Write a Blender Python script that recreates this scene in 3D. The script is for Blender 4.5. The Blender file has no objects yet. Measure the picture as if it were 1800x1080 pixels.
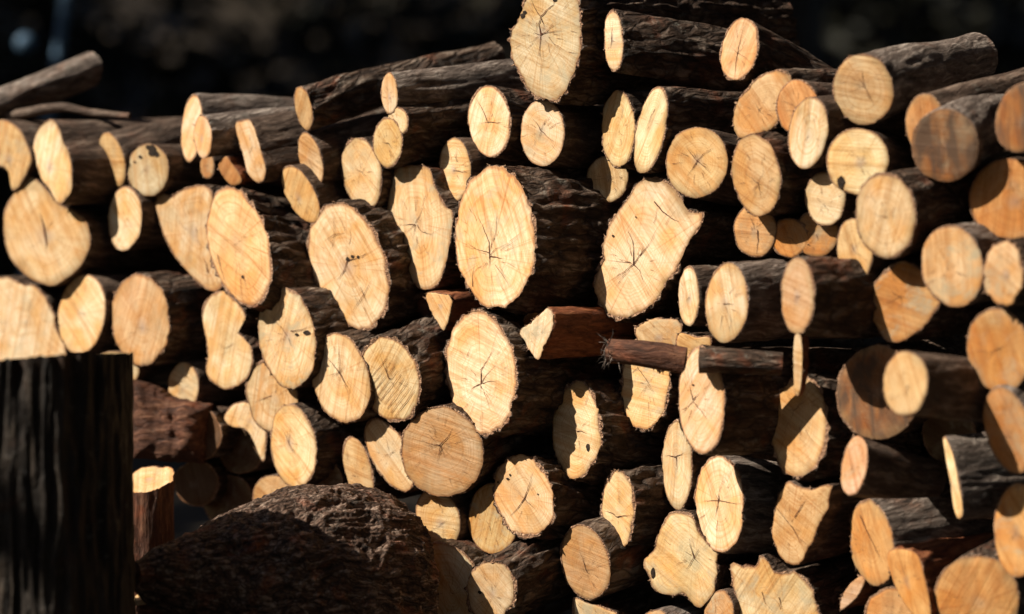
import bpy, math, random
from mathutils import Vector, Matrix, noise
R = math.radians
S = bpy.context.scene
COL = S.collection

# ------------------------------------------------------------------ camera
PITCH = R(2)
CAM_H = .74
cd = bpy.data.cameras.new('camera'); cam = bpy.data.objects.new('camera', cd); COL.objects.link(cam)
cam.location = (0, 0, CAM_H); cam.rotation_euler = (R(90) - PITCH, 0, 0)
cd.lens = 85; cd.sensor_width = 36; cd.clip_end = 400; cd.clip_start = .05
cd.dof.use_dof = True; cd.dof.focus_distance = 3.93; cd.dof.aperture_fstop = 1.4
cd.dof.aperture_blades = 0
S.camera = cam

# ------------------------------------------------------------------ sky and sun
SUN = Vector((-.70, -.25, .65)).normalized()
w = bpy.data.worlds.new('World'); S.world = w; w.use_nodes = True
nt = w.node_tree; bg = nt.nodes['Background']
sk = nt.nodes.new('ShaderNodeTexSky'); sk.sky_type = 'NISHITA'; sk.sun_disc = False
sk.sun_elevation = math.asin(SUN.z); sk.sun_rotation = math.atan2(SUN.x, SUN.y)
nt.links.new(sk.outputs[0], bg.inputs[0]); bg.inputs[1].default_value = .065
sd = bpy.data.lights.new('sun', 'SUN'); sun = bpy.data.objects.new('sun', sd); COL.objects.link(sun)
sd.energy = 5; sd.angle = R(.5); sd.color = (1, .935, .79)
sun.rotation_euler = SUN.to_track_quat('Z', 'Y').to_euler(); sun.location = SUN * 20
S.view_settings.view_transform = 'Standard'; S.view_settings.look = 'None'
S.view_settings.gamma = 1; S.view_settings.exposure = .72
S.cycles.diffuse_bounces = 4; S.cycles.max_bounces = 6
S.render.resolution_x = 1024; S.render.resolution_y = 614

# ------------------------------------------------------------------ helpers
CM = Matrix.Translation((0, 0, CAM_H)) @ Matrix.Rotation(-PITCH, 4, 'X')   # camera frame (x right, y ahead, z up) -> world
K = 36 / 85 / 1800
def ray(x, y): return Vector(((x - 900) * K, 1, -(y - 540) * K))
def depth(x, y): return 4.0 - (x - 900) * .00044 + (y - 540) * .00004
def tag(o, label=None, cat=None, group=None, kind=None):
    if label: o['label'] = label
    if cat: o['category'] = cat
    if group: o['group'] = group
    if kind: o['kind'] = kind
    return o
def link(name, me, parent=None):
    o = bpy.data.objects.new(name, me); COL.objects.link(o)
    if parent: o.parent = parent
    return o
def mesh(name, vs, fs, mats, parent=None, mi=None, smooth=True, uvs=None):
    me = bpy.data.meshes.new(name); me.from_pydata(vs, [], fs)
    for m in mats: me.materials.append(m)
    if mi: me.polygons.foreach_set('material_index', mi)
    if smooth: me.polygons.foreach_set('use_smooth', [True] * len(fs))
    if uvs:
        ul = me.uv_layers.new(name='polar')
        for l in me.loops: ul.data[l.index].uv = uvs[l.vertex_index]
    me.update()
    return link(name, me, parent)

# ------------------------------------------------------------------ materials
class NT:
    def __init__(s, name):
        s.m = bpy.data.materials.new(name); s.m.use_nodes = True
        s.t = s.m.node_tree; s.b = s.t.nodes['Principled BSDF']
        s.b.inputs['Specular IOR Level'].default_value = .25
    def n(s, typ, ins=None, **kw):
        nd = s.t.nodes.new('ShaderNode' + typ)
        for k, v in kw.items(): setattr(nd, k, v)
        for k, v in (ins or {}).items():
            if isinstance(v, bpy.types.NodeSocket): s.t.links.new(v, nd.inputs[k])
            else: nd.inputs[k].default_value = v
        return nd
    def math(s, op, a, b=0.0, c=0.0): return s.n('Math', {0: a, 1: b, 2: c}, operation=op).outputs[0]
    def mix(s, f, a, b, blend='MIX'):
        return s.n('Mix', {0: f, 6: a, 7: b}, data_type='RGBA', blend_type=blend).outputs[2]
    def noise(s, vec, scale, detail=4, rough=.6, dist=0):
        return s.n('TexNoise', {'Vector': vec, 'Scale': scale, 'Detail': detail, 'Roughness': rough, 'Distortion': dist}).outputs[0]
    def ramp(s, f, stops):
        r = s.n('ValToRGB', {0: f}); e = r.color_ramp.elements
        while len(e) > 1: e.remove(e[-1])
        e[0].position, e[0].color = stops[0][0], stops[0][1]
        for p, c in stops[1:]:
            q = e.new(p); q.color = c
        return r.outputs[0]
    def rng(s, f, a, b, c=0., d=1.):
        return s.n('MapRange', {0: f, 1: a, 2: b, 3: c, 4: d}).outputs[0]
    def out(s, col, h=None, dist=.002, strength=1., rough=.8):
        if isinstance(col, bpy.types.NodeSocket): s.t.links.new(col, s.b.inputs['Base Color'])
        else: s.b.inputs['Base Color'].default_value = col
        if isinstance(rough, bpy.types.NodeSocket): s.t.links.new(rough, s.b.inputs['Roughness'])
        else: s.b.inputs['Roughness'].default_value = rough
        if h is not None:
            bp = s.n('Bump', {'Height': h, 'Distance': dist, 'Strength': strength})
            s.t.links.new(bp.outputs[0], s.b.inputs['Normal'])
        return s.m
def c4(r, g, b): return (r, g, b, 1)

def face_material():
    m = NT('end_grain')
    info = m.n('ObjectInfo'); rnd = info.outputs['Random']; oc = info.outputs['Color']
    tc = m.n('TexCoord').outputs['Object']
    offv = m.n('CombineXYZ', {0: m.math('MULTIPLY', rnd, 37.), 1: m.math('MULTIPLY', rnd, 91.), 2: m.math('MULTIPLY', rnd, 53.)}).outputs[0]
    p = m.n('VectorMath', {0: tc, 1: offv}, operation='ADD').outputs[0]
    uv = m.n('UVMap', uv_map='polar').outputs[0]
    sep = m.n('SeparateXYZ', {0: uv})
    r = m.math('SQRT', m.math('ADD', m.math('POWER', sep.outputs[0], 2.), m.math('POWER', sep.outputs[1], 2.)))
    # saw direction: a rotation for every log
    rot = m.n('VectorRotate', {'Vector': tc, 'Angle': m.math('MULTIPLY_ADD', rnd, 2.2, .9)}, rotation_type='Z_AXIS').outputs[0]
    st = m.n('Mapping', {'Vector': m.n('VectorMath', {0: rot, 1: offv}, operation='ADD').outputs[0], 'Scale': (6., 330., 1.)}).outputs[0]
    saw = m.noise(st, 1., 3, .6)
    st2 = m.n('Mapping', {'Vector': rot, 'Scale': (4., 85., 1.)}).outputs[0]
    saw2 = m.noise(st2, 1., 2, .5)
    big = m.noise(p, 16., 3, .5, .6)
    big2 = m.noise(p, 34., 4, .6, 1.2)
    # rings
    rr = m.math('ADD', r, m.math('MULTIPLY', m.noise(p, 22., 2, .5), .16))
    ring = m.math('SINE', m.math('MULTIPLY', rr, 95.))
    ring2 = m.noise(m.n('CombineXYZ', {0: m.math('MULTIPLY', rr, 26.), 1: m.math('MULTIPLY', rnd, 30.)}).outputs[0], 1., 2, .6)
    # radial rays
    nrm = m.n('VectorMath', {0: uv}, operation='NORMALIZE').outputs[0]
    rv = m.n('VectorMath', {0: nrm, 1: offv}, operation='ADD').outputs[0]
    rays = m.noise(rv, 16., 4, .75)
    base = m.mix(m.rng(big, .40, .62, 0, 1.), oc, m.mix(1., oc, c4(.90, .68, .42), 'MULTIPLY'))
    base = m.mix(m.rng(big2, .50, .72, 0, .65), base, m.mix(1., oc, c4(.80, .66, .50), 'MULTIPLY'))
    pale = m.noise(p, 11., 2, .5, .4)
    base = m.mix(m.rng(pale, .52, .72, 0, .6), base, m.mix(1., oc, c4(1.12, 1.22, 1.42), 'MULTIPLY'))
    base = m.mix(m.math('MULTIPLY', m.rng(ring2, .48, .68, 0, .75), 1.), base, m.mix(1., base, c4(.82, .66, .48), 'MULTIPLY'))
    base = m.mix(m.rng(ring, .2, 1., 0, .20), base, c4(.45, .27, .12))
    base = m.mix(m.math('MULTIPLY', m.rng(rays, .53, .70, 0, .85), m.rng(r, .05, .35)), base, m.mix(1., base, c4(.72, .52, .36), 'MULTIPLY'))
    # heart halo with greyish lilac tone
    halo = m.math('MULTIPLY', m.rng(m.math('ADD', r, m.math('MULTIPLY', big2, .25)), .16, .38, 1., 0.), m.rng(m.math('FRACT', m.math('MULTIPLY', rnd, 7.)), .25, .8, 0., .75))
    base = m.mix(halo, base, m.mix(.5, c4(.40, .29, .22), m.mix(1., oc, c4(.62, .62, .80), 'MULTIPLY')))
    # cambium rim and weathered stain from the edge
    rim = m.rng(m.math('ADD', r, m.math('MULTIPLY', m.noise(p, 120., 3), .06)), .975, 1.01)
    base = m.mix(m.math('MULTIPLY', rim, .75), base, c4(.30, .13, .055))
    stain = m.math('MULTIPLY', m.rng(m.math('ADD', r, m.math('MULTIPLY', m.noise(p, 18., 4, .6), 1.1)), 1.33, 1.62), m.rng(m.math('FRACT', m.math('MULTIPLY', rnd, 13.)), .35, .7, 0., .6))
    base = m.mix(stain, base, c4(.29, .20, .10))
    base = m.mix(m.rng(saw, .50, .66, 0, .55), base, m.mix(1., base, c4(.72, .58, .44), 'MULTIPLY'))
    base = m.mix(m.rng(saw2, .50, .64, 0, .55), base, m.mix(1., base, c4(.74, .60, .45), 'MULTIPLY'))
    wz = m.noise(p, 26., 5, .7, .5)
    amt = m.rng(m.math('FRACT', m.math('MULTIPLY', rnd, 31.)), .45, 1., 0., .85)
    base = m.mix(m.math('MULTIPLY', m.rng(wz, .50, .66), amt), base, c4(.40, .33, .22))
    amt2 = m.rng(m.math('FRACT', m.math('MULTIPLY', rnd, 47.)), .40, 1., 0., .9)
    base = m.mix(m.math('MULTIPLY', m.rng(m.noise(st2, .35, 3, .6, .6), .50, .68), amt2), base, m.mix(1., oc, c4(.78, .50, .27), 'MULTIPLY'))
    dk = m.noise(m.n('Mapping', {'Vector': p, 'Scale': (38., 12., 1.)}).outputs[0], 1., 3, .55, .6)
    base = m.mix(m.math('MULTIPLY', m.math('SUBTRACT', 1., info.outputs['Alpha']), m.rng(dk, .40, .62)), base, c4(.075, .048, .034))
    spk = m.noise(p, 330., 2, .5)
    base = m.mix(m.rng(spk, .72, .78, 0, .55), base, c4(.16, .08, .04))
    h = m.math('ADD', m.math('MULTIPLY', saw, .35), m.math('ADD', m.math('MULTIPLY', saw2, .8), m.math('MULTIPLY', rays, .25)))
    h = m.math('ADD', h, m.math('MULTIPLY', m.noise(p, 60., 4, .6), .5))
    gg = m.noise(p, 9., 3, .55, .8)
    base = m.mix(m.math('MULTIPLY', m.rng(gg, .55, .72, 0, .55), m.rng(m.math('FRACT', m.math('MULTIPLY', rnd, 23.)), .3, .6)), base, m.mix(1., base, c4(.70, .72, .66), 'MULTIPLY'))
    return m.out(base, h, .0022, .75, .75)

def bark_material(name, dark, mid, light, red, fine=1., bumpd=.006, streak=.22, lich=.5, scale_w=1.):
    m = NT(name)
    info = m.n('ObjectInfo'); rnd = info.outputs['Random']
    tc = m.n('TexCoord').outputs['Object']
    offv = m.n('CombineXYZ', {0: m.math('MULTIPLY', rnd, 27.), 1: m.math('MULTIPLY', rnd, 61.), 2: m.math('MULTIPLY', rnd, 43.)}).outputs[0]
    p = m.n('VectorMath', {0: tc, 1: offv}, operation='ADD').outputs[0]
    sp = m.n('Mapping', {'Vector': p, 'Scale': (1., 1., streak)}).outputs[0]
    wob = m.n('TexNoise', {'Vector': p, 'Scale': 24., 'Detail': 3.}).outputs[1]
    sp2 = m.n('VectorMath', {0: sp, 1: m.n('VectorMath', {0: wob, 3: .018}, operation='SCALE').outputs[0]}, operation='ADD').outputs[0]
    ridge = m.n('TexVoronoi', {'Vector': sp2, 'Scale': 75. * fine}, feature='DISTANCE_TO_EDGE').outputs[0]
    rid = m.rng(ridge, 0., .28)
    n1 = m.noise(sp2, 60. * fine, 6, .68)
    n2 = m.noise(p, 17., 4, .6, .5)
    n3 = m.noise(sp, 260. * fine, 4, .7)
    c = m.ramp(n1, [(.32, dark), (.5, mid), (.68, light)])
    c = m.mix(m.rng(rid, 0., .5, .75 * scale_w, 0.), c, m.mix(.5, dark, c4(.012, .007, .005)))
    c = m.mix(m.rng(n2, .55, .70, 0, .7), c, m.mix(m.rng(n1, .35, .65), dark, red))
    lc = m.noise(p, 42., 5, .7)
    c = m.mix(m.rng(lc, .60, .70, 0, lich), c, c4(.21, .20, .17))
    h = m.math('ADD', m.math('MULTIPLY', rid, .6 * scale_w), m.math('ADD', n1, m.math('MULTIPLY', n3, .6)))
    return m.out(c, h, bumpd, .9, .72)

M_FACE = face_material()
M_ROUGH = bark_material('rough_bark', c4(.020, .011, .007), c4(.075, .043, .028), c4(.24, .18, .14), c4(.24, .065, .024), .9, .009, .22, .5)
M_SMOOTH = bark_material('smooth_bark', c4(.026, .015, .010), c4(.080, .050, .036), c4(.24, .17, .13), c4(.17, .075, .045), 1.3, .0045, .12, .35, .35)
M_GREY = bark_material('weathered_bark', c4(.045, .031, .025), c4(.155, .115, .095), c4(.42, .345, .295), c4(.22, .11, .07), 1.2, .006, .14, .6, .45)
M_SPLIT = bark_material('split_wood_side', c4(.05, .016, .008), c4(.22, .070, .030), c4(.40, .16, .070), c4(.36, .09, .03), 1.2, .005, .06, .0, .4)
M_SPLIT_DARK = bark_material('old_split_wood', c4(.03, .012, .007), c4(.095, .036, .020), c4(.21, .095, .052), c4(.26, .07, .028), 1.2, .005, .10, .1, .4)
M_LIP = bark_material('bark_edge', c4(.16, .07, .035), c4(.36, .20, .12), c4(.52, .34, .22), c4(.34, .15, .07), 2.5, .003, 1., .1)
def plain(name, a, b, scale, dist=.003, rough=.85):
    m = NT(name); tc = m.n('TexCoord').outputs['Object']
    n1 = m.noise(tc, scale, 6, .65)
    return m.out(m.ramp(n1, [(.35, a), (.65, b)]), n1, dist, .8, rough)
M_CRACK = plain('drying_crack', c4(.045, .015, .008), c4(.12, .045, .022), 90)
M_CHECK = plain('fine_check', c4(.17, .075, .032), c4(.30, .15, .07), 90)
M_HOLE = plain('rotten_hole', c4(.010, .007, .005), c4(.04, .022, .012), 160)
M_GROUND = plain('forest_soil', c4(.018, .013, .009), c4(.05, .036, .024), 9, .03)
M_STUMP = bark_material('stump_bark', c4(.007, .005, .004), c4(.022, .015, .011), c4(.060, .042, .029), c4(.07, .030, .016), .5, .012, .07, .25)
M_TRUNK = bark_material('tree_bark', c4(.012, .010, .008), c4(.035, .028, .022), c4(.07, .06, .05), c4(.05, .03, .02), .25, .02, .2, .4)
def leaf_material(name, a, b):
    m = NT(name); info = m.n('ObjectInfo'); g = m.n('NewGeometry').outputs['Random Per Island']
    return m.out(m.ramp(g, [(0, a), (1, b)]), rough=.6)
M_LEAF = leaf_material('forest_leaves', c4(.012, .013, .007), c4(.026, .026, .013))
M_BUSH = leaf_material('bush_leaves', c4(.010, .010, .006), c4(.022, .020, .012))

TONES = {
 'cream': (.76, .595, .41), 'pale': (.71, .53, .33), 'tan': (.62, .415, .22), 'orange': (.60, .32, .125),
 'brown': (.34, .15, .055), 'grey': (.52, .42, .29), 'pink': (.56, .37, .25), 'dark': (.11, .06, .032)}  # dark tone: shade painted into the wood of gap ends
TONES = {k: c4(*v) for k, v in TONES.items()}

# ------------------------------------------------------------------ a cut log
def catmull(pts, n):
    m = len(pts); out = []
    P = [Vector(p) for p in pts]
    seg = []
    for i in range(m):
        a, b, c, d = P[i - 1], P[i], P[(i + 1) % m], P[(i + 2) % m]
        for k in range(12):
            t = k / 12
            seg.append(.5 * ((2 * b) + (c - a) * t + (2 * a - 5 * b + 4 * c - d) * t * t + (3 * b - a - 3 * c + d) * t ** 3))
    return seg
def resample(seg, ctr, n):
    """points where n evenly spaced headings from ctr meet the closed line (star-shaped outline)"""
    res = []
    ang = [math.atan2(s.y - ctr.y, s.x - ctr.x) for s in seg]
    for k in range(n):
        a = -math.pi + 2 * math.pi * (k + .5) / n
        d = Vector((math.cos(a), math.sin(a))); best = None
        for i in range(len(seg)):
            p, q = seg[i] - ctr, seg[(i + 1) % len(seg)] - ctr
            cp, cq = d.cross(p), d.cross(q)
            if (cp <= 0) != (cq <= 0):
                t = cp / (cp - cq); x = p.lerp(q, t).dot(d)
                if x > 0 and (best is None or x > best): best = x
        res.append(ctr + d * (best if best else .01))
    return res

def E(cx, cy, rx, ry, rot=0):
    """ellipse in photo pixels; rot > 0 leans its top to the right"""
    c, s = math.cos(R(rot)), math.sin(R(rot)); out = []
    for k in range(20):
        a = 2 * math.pi * k / 20
        u, v = rx * math.cos(a), ry * math.sin(a)
        out.append((cx + u * c - v * s, cy + u * s + v * c))
    return out

BK = {'rough': (M_ROUGH, .0030, .0035), 'smooth': (M_SMOOTH, .0018, .0010), 'grey': (M_GREY, .0022, .0018), 'split': (M_SPLIT, .0006, .003),
      'deep': (M_ROUGH, .0048, .009)}
seed_i = [0]
GROUP = 'cut firewood in the stack'
def ridged(v):
    return 1 - abs(noise.noise(v)) * 2
def log(label, out, th=None, ph=6, dd=0., tone='pale', bark='smooth', L=.46, jag=.6, cracks=None, checks=None, pith=None,
        name='firewood_log', cat='log', holes=(), taper=None, bend=None, N=None, NA=None, group=GROUP, wob=.035, lump=None):
    seed_i[0] += 1; rg = random.Random(seed_i[0] * 7919 + 3)
    xs = [p[0] for p in out]; ys = [p[1] for p in out]
    cx, cy = sum(xs) / len(xs), sum(ys) / len(ys)
    if th is None:
        asp = (max(xs) - min(xs)) / (max(ys) - min(ys)); th = min(max(.8 * math.degrees(math.acos(min(asp * .97, .93))) + 6, 27), 52)
    tf = min(max(.8 * th - 1, 25), 47); sh_a = R(th - tf); sh = math.tan(sh_a) * math.cos(R(ph)); th = R(tf); ph = R(ph); shy = -math.tan(sh_a) * math.sin(ph)    # the saw cut is a little oblique to the log
    D = depth(cx, cy) + dd
    C = ray(cx, cy) * D
    az = Vector((math.sin(th) * math.cos(ph), math.cos(th), math.sin(th) * math.sin(ph)))
    ax = Vector((0, 0, 1)).cross(az).normalized() * -1      # to the right when seen from the front
    ax = -ax if ax.x < 0 else ax
    ay = az.cross(ax)
    F = Matrix((ax, ay, az)).transposed().to_4x4(); F.translation = C
    Fi = F.inverted()
    def loc(x, y):
        r = ray(x, y); t = C.dot(az) / r.dot(az)
        p = Fi @ (r * t); return Vector((p.x, p.y))
    root = link(name, None); root.empty_display_size = .05
    root.matrix_world = CM @ F
    tag(root, label, cat, group)
    bm_, tb, amp = BK[bark]
    if N is None: N = {'rough': 112, 'deep': 180}.get(bark, 84)
    if NA is None: NA = {'rough': 56, 'deep': 110}.get(bark, 30)
    seg = [loc(q.x, q.y) for q in catmull(out, 12)]
    pc = loc(*pith) if pith else loc(cx + rg.uniform(-.08, .08) * (max(xs) - min(xs)), cy + rg.uniform(-.02, .10) * (max(ys) - min(ys)))
    cen = loc(cx, cy)
    ol = resample(seg, pc, N)
    mr = sum((q - pc).length for q in ol) / N
    sx = rg.uniform(0, 100)
    # jagged edge
    edge = []
    for k, q in enumerate(ol):
        d = (q - pc).normalized()
        j = noise.noise(Vector((q.x * 160, q.y * 160, sx))) * .0011 * jag + noise.noise(Vector((q.x * 45, q.y * 45, sx))) * .0020 * jag
        w_ = noise.noise(Vector((d.x * 1.3, d.y * 1.3, sx + 9))) * mr * wob
        edge.append(q + d * (j + w_))
    wood = [q - (q - pc).normalized() * min(tb * (.25 + 1.1 * abs(noise.noise(Vector((q.x * 28, q.y * 28, sx + 2))) * 1.6)), mr * .12) for q in edge]
    # ---- cut face
    vs = [Vector((pc.x, pc.y, 0))]; uv = [(0, 0)]; fs = []; mi = []
    RN = 10
    for j in range(1, RN + 1):
        f = (j / RN) ** .8
        for k in range(N):
            q = pc.lerp(wood[k], f)
            z = noise.noise(Vector((q.x * 22, q.y * 22, sx))) * .0009 + (.0010 * max(0, f - .93) / .07)
            vs.append(Vector((q.x, q.y, z)))
            a = 2 * math.pi * k / N; uv.append((math.cos(a) * f, math.sin(a) * f))
    for k in range(N):
        fs.append((0, 1 + (k + 1) % N, 1 + k)); mi.append(0)
    for j in range(RN - 1):
        for k in range(N):
            a, b = 1 + j * N + k, 1 + j * N + (k + 1) % N
            fs.append((a, b, b + N, a + N)); mi.append(0)
    def ribbon(poly, w0, w1, z, m):
        n = len(poly); b0 = len(vs)
        for i, q in enumerate(poly):
            t = i / (n - 1)
            d = (poly[min(i + 1, n - 1)] - poly[max(i - 1, 0)]); d = Vector((-d.y, d.x)); d.normalize()
            ww = (w0 + (w1 - w0) * t) * (.75 + .5 * noise.noise(Vector((q.x * 300, q.y * 300, sx)))+ .1)
            vs.append(Vector((q.x + d.x * ww, q.y + d.y * ww, z))); uv.append((.5, .5))
            vs.append(Vector((q.x - d.x * ww, q.y - d.y * ww, z))); uv.append((.5, .5))
        for i in range(n - 1):
            a = b0 + 2 * i; fs.append((a, a + 1, a + 3, a + 2)); mi.append(m)
    def crack(ang, ln, w, r0=0., m=1):
        k = int(((ang + math.pi) / (2 * math.pi)) % 1 * N) % N
        d = wood[k] - pc; n = 12; poly = []
        ds = Vector((-d.y, d.x)); s1 = rg.uniform(0, 99)
        for i in range(n + 1):
            t = r0 + (ln - r0) * i / n
            off = (noise.noise(Vector((t * 3.2, s1, 0))) * .13 + noise.noise(Vector((t * 11, s1, 5))) * .05) * min(1, (t - r0) * 3 + .1)
            poly.append(pc + d * t + ds * off)
        ribbon(poly, w, w * .12, -.0011, m)
    if cracks is None: cracks = rg.choice([1, 2, 3, 3, 4])
    if checks is None: checks = rg.randint(6, 15)
    if isinstance(cracks, int):
        a = rg.uniform(0, 6.28)
        for i in range(cracks):
            crack(a, rg.uniform(.12, .6), rg.uniform(.0003, .00062)); a += 6.28 / max(cracks, 1) * rg.uniform(.55, 1.45)
    else:
        for poly in cracks:                       # traced: list of (x, y) in photo pixels, widest first; a leading number is the half-width in mm
            wd = .62; mk = 1
            if not isinstance(poly[0], tuple): wd, poly = poly[0] * .68, poly[1:]
            mk = 1 if wd > 0 else 2; wd = abs(wd)
            P = [loc(*q) for q in poly]; fine = []
            for i in range(len(P) - 1):
                for t in range(5):
                    q = P[i].lerp(P[i + 1], t / 5); fine.append(q + Vector((noise.noise(Vector((q.x * 150, q.y * 150, 3))), noise.noise(Vector((q.x * 150, q.y * 150, 8))))) * .0012)
            fine.append(P[-1]); ribbon(fine, wd * .001, wd * (.00012 if mk == 1 else .0006), -.0012, mk)
    for i in range(checks):
        r0 = rg.uniform(.05, .7); crack(rg.uniform(0, 6.28), min(r0 + rg.uniform(.12, .4), .93), rg.uniform(.00025, .0005), r0, 2)
    for (hx, hy, hr, he) in holes:
        c = loc(hx, hy); b0 = len(vs); n = 14
        vs.append(Vector((c.x, c.y, -.0012))); uv.append((.5, .5))
        for i in range(n):
            a = 6.283 * i / n; rr = hr * .00094 * (1 + .45 * noise.noise(Vector((math.cos(a) * 1.5 + hx, math.sin(a) * 1.5, hy))))
            vs.append(Vector((c.x + rr * math.cos(a), c.y + rr * he * math.sin(a), -.0012))); uv.append((.5, .5))
        for i in range(n): fs.append((b0, b0 + 1 + (i + 1) % n, b0 + 1 + i)); mi.append(3)
    fo = mesh('cut_face', vs, fs, [M_FACE, M_CRACK, M_CHECK, M_HOLE], root, mi, True, uv)
    jt = rg.uniform(.90, 1.08)
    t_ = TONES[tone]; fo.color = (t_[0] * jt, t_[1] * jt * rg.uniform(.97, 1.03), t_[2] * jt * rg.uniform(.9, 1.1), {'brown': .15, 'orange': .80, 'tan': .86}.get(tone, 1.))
    # ---- bark body
    vs, fs, mi = [], [], []
    taper = rg.uniform(-.10, .06) if taper is None else taper
    bend = (rg.uniform(-.012, .012), rg.uniform(-.012, .012)) if bend is None else bend
    lump = {'rough': .05, 'deep': .07, 'smooth': .035, 'grey': .05, 'split': .05}[bark] if lump is None else lump
    for k in range(N): vs.append(Vector((wood[k].x, wood[k].y, .0006)))
    zs = [0.] + [L * ((i + 1) / NA) ** 1.25 for i in range(NA)]
    for i, z in enumerate(zs):
        t = z / L; fac = 1 + taper * t
        for k in range(N):
            q = edge[k] - cen
            d = q.normalized()
            lo = noise.noise(Vector((d.x * .8, d.y * .8, z * 6 + sx))) * mr * lump * 2 * min(1, z * 12)
            qq = q * fac
            v3 = Vector((qq.x, qq.y, 0))
            f1 = 38 if bark in ('rough', 'deep') else 60
            rd = (ridged(Vector((qq.x * f1, qq.y * f1, z * f1 * .22 + sx))) - .5) * amp
            rd += noise.noise(Vector((qq.x * 110, qq.y * 110, z * 40 + sx))) * amp * .6
            if i == 0: rd *= .5
            zz = z
            if i == 0: zz = .0008 + .0022 * jag * (noise.noise(Vector((q.x * 120, q.y * 120, sx + 4))) + .3)
            vs.append(Vector((cen.x + qq.x + z * sh + d.x * (rd + lo) + bend[0] * t * t, cen.y + qq.y + z * shy + d.y * (rd + lo) + bend[1] * t * t, max(zz, .0004))))
    for i in range(len(zs)):
        for k in range(N):
            a, b = i * N + k, i * N + (k + 1) % N
            fs.append((a, b, b + N, a + N)); mi.append(1 if i == 0 else 0)
    b0 = len(zs) * N; fs.append(tuple(b0 + k for k in range(N - 1, -1, -1))); mi.append(2)
    for _ in range(int(8 * jag) if jag > .5 else 2):        # torn bark fibres round the saw cut
        k = rg.randrange(N); q = edge[k]; d = (q - pc).normalized(); e = Vector((-d.y, d.x)) * rg.uniform(.0012, .004)
        ln = rg.uniform(.001, .003) * (2.2 if rg.random() < .12 * jag else 1); o_ = q + d * ln + e * rg.uniform(-1.5, 1.5); zf = rg.uniform(-.003, .002); n0 = len(vs)
        vs += [Vector((*(q - e - d * .002), .001)), Vector((*(q + e - d * .002), .001)), Vector((o_.x, o_.y, zf)), Vector((*(q - d * .001), .005))]
        fs += [(n0, n0 + 1, n0 + 2), (n0 + 1, n0 + 3, n0 + 2), (n0 + 3, n0, n0 + 2)]; mi += [1, 1, 1]
    bo = mesh('split_side' if bark == 'split' else 'bark', vs, fs, [bm_, M_LIP, M_SMOOTH], root, mi)
    return root

# ------------------------------------------------------------------ the setting
gv = [(-60, -12, 0), (60, -12, 0), (60, 160, 0), (-60, 160, 0)]
def ground():
    vs, fs = [], []
    n = 90
    xs = [math.copysign(abs(t) ** 2.2, t) * 70 for t in [(i / n * 2 - 1) for i in range(n + 1)]]
    for j, b in enumerate(xs):
        for i, a in enumerate(xs):
            y = b + 6
            h = noise.noise(Vector((a * 1.3, y * 1.3, 0))) * .018 + noise.noise(Vector((a * .2, y * .2, 4))) * .05
            h += max(0, y - 9) ** 1.25 * .22
            vs.append((a, y, h - .03))
    for j in range(n):
        for i in range(n):
            a = j * (n + 1) + i; fs.append((a, a + 1, a + n + 2, a + n + 1))
    tag(mesh('ground', vs, fs, [M_GROUND]), kind='structure')
ground()

# the forest behind: trees with crowns added to keep the ground behind the stack in shade
def leaf_cloud(vs, fs, rg, c, r, n, size):
    for _ in range(n):
        while True:
            u = Vector((rg.uniform(-1, 1), rg.uniform(-1, 1), rg.uniform(-1, 1)))
            if u.length < 1: break
        p = Vector((c[0] + u.x * r[0], c[1] + u.y * r[1], c[2] + u.z * r[2]))
        a = Vector((rg.gauss(0, 1), rg.gauss(0, 1), rg.gauss(0, .5))).normalized()
        b = a.cross(Vector((rg.gauss(0, 1), rg.gauss(0, 1), rg.gauss(0, 1)))).normalized()
        s = size * rg.uniform(.6, 1.3); k = len(vs)
        vs += [p - a * s, p + b * s * .45, p + a * s, p - b * s * .45]; fs.append((k, k + 1, k + 2, k + 3))
def tree(x, y, h, r, label, seed, n=5200):
    rg = random.Random(seed)
    root = link('shade_tree', None); root.location = (x, y, 0)
    tag(root, label, 'tree', 'trees behind the stack')
    vs, fs = [], []; N = 20; J = 26
    gz = max(0, y - 9) ** 1.25 * .22
    for j in range(J + 1):
        z = h * j / J * .9; rr = r * (1 - .55 * j / J) * (1 + .5 * math.exp(-z * 4))
        for k in range(N):
            a = 2 * math.pi * k / N; q = rr * (1 + .10 * noise.noise(Vector((math.cos(a) * 2, math.sin(a) * 2, z * .7 + seed))))
            vs.append((q * math.cos(a) + .15 * math.sin(z * .5 + seed), q * math.sin(a), z + gz * .9 - .05))
    for j in range(J):
        for k in range(N):
            a, b = j * N + k, j * N + (k + 1) % N; fs.append((a, b, b + N, a + N))
    # limbs
    for _ in range(6):
        z0 = h * rg.uniform(.5, .85) + gz; a = rg.uniform(0, 6.28); b0 = len(vs)
        d = Vector((math.cos(a), math.sin(a), .6)).normalized(); s1 = d.cross(Vector((0, 0, 1))).normalized(); s2 = d.cross(s1)
        for i in range(7):
            c = Vector((0, 0, z0)) + d * (i * .38); rr = r * .28 * (1 - i / 7.5)
            for k in range(7):
                w_ = 6.283 * k / 7; vs.append(c + s1 * rr * math.cos(w_) + s2 * rr * math.sin(w_))
        for i in range(6):
            for k in range(7):
                p, q = b0 + i * 7 + k, b0 + i * 7 + (k + 1) % 7; fs.append((p, q, q + 7, p + 7))
    mesh('trunk', vs, fs, [M_TRUNK], root)
    vs, fs = [], []
    for _ in range(16):
        a = rg.uniform(0, 6.28); q = rg.uniform(0, 2.3)
        leaf_cloud(vs, fs, rg, (q * math.cos(a), q * math.sin(a), h + gz + rg.uniform(-.9, 1.3)), (1.5, 1.5, .8), n // 16, .16)
    mesh('crown', vs, fs, [M_LEAF], root, smooth=False)
    return root
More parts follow.
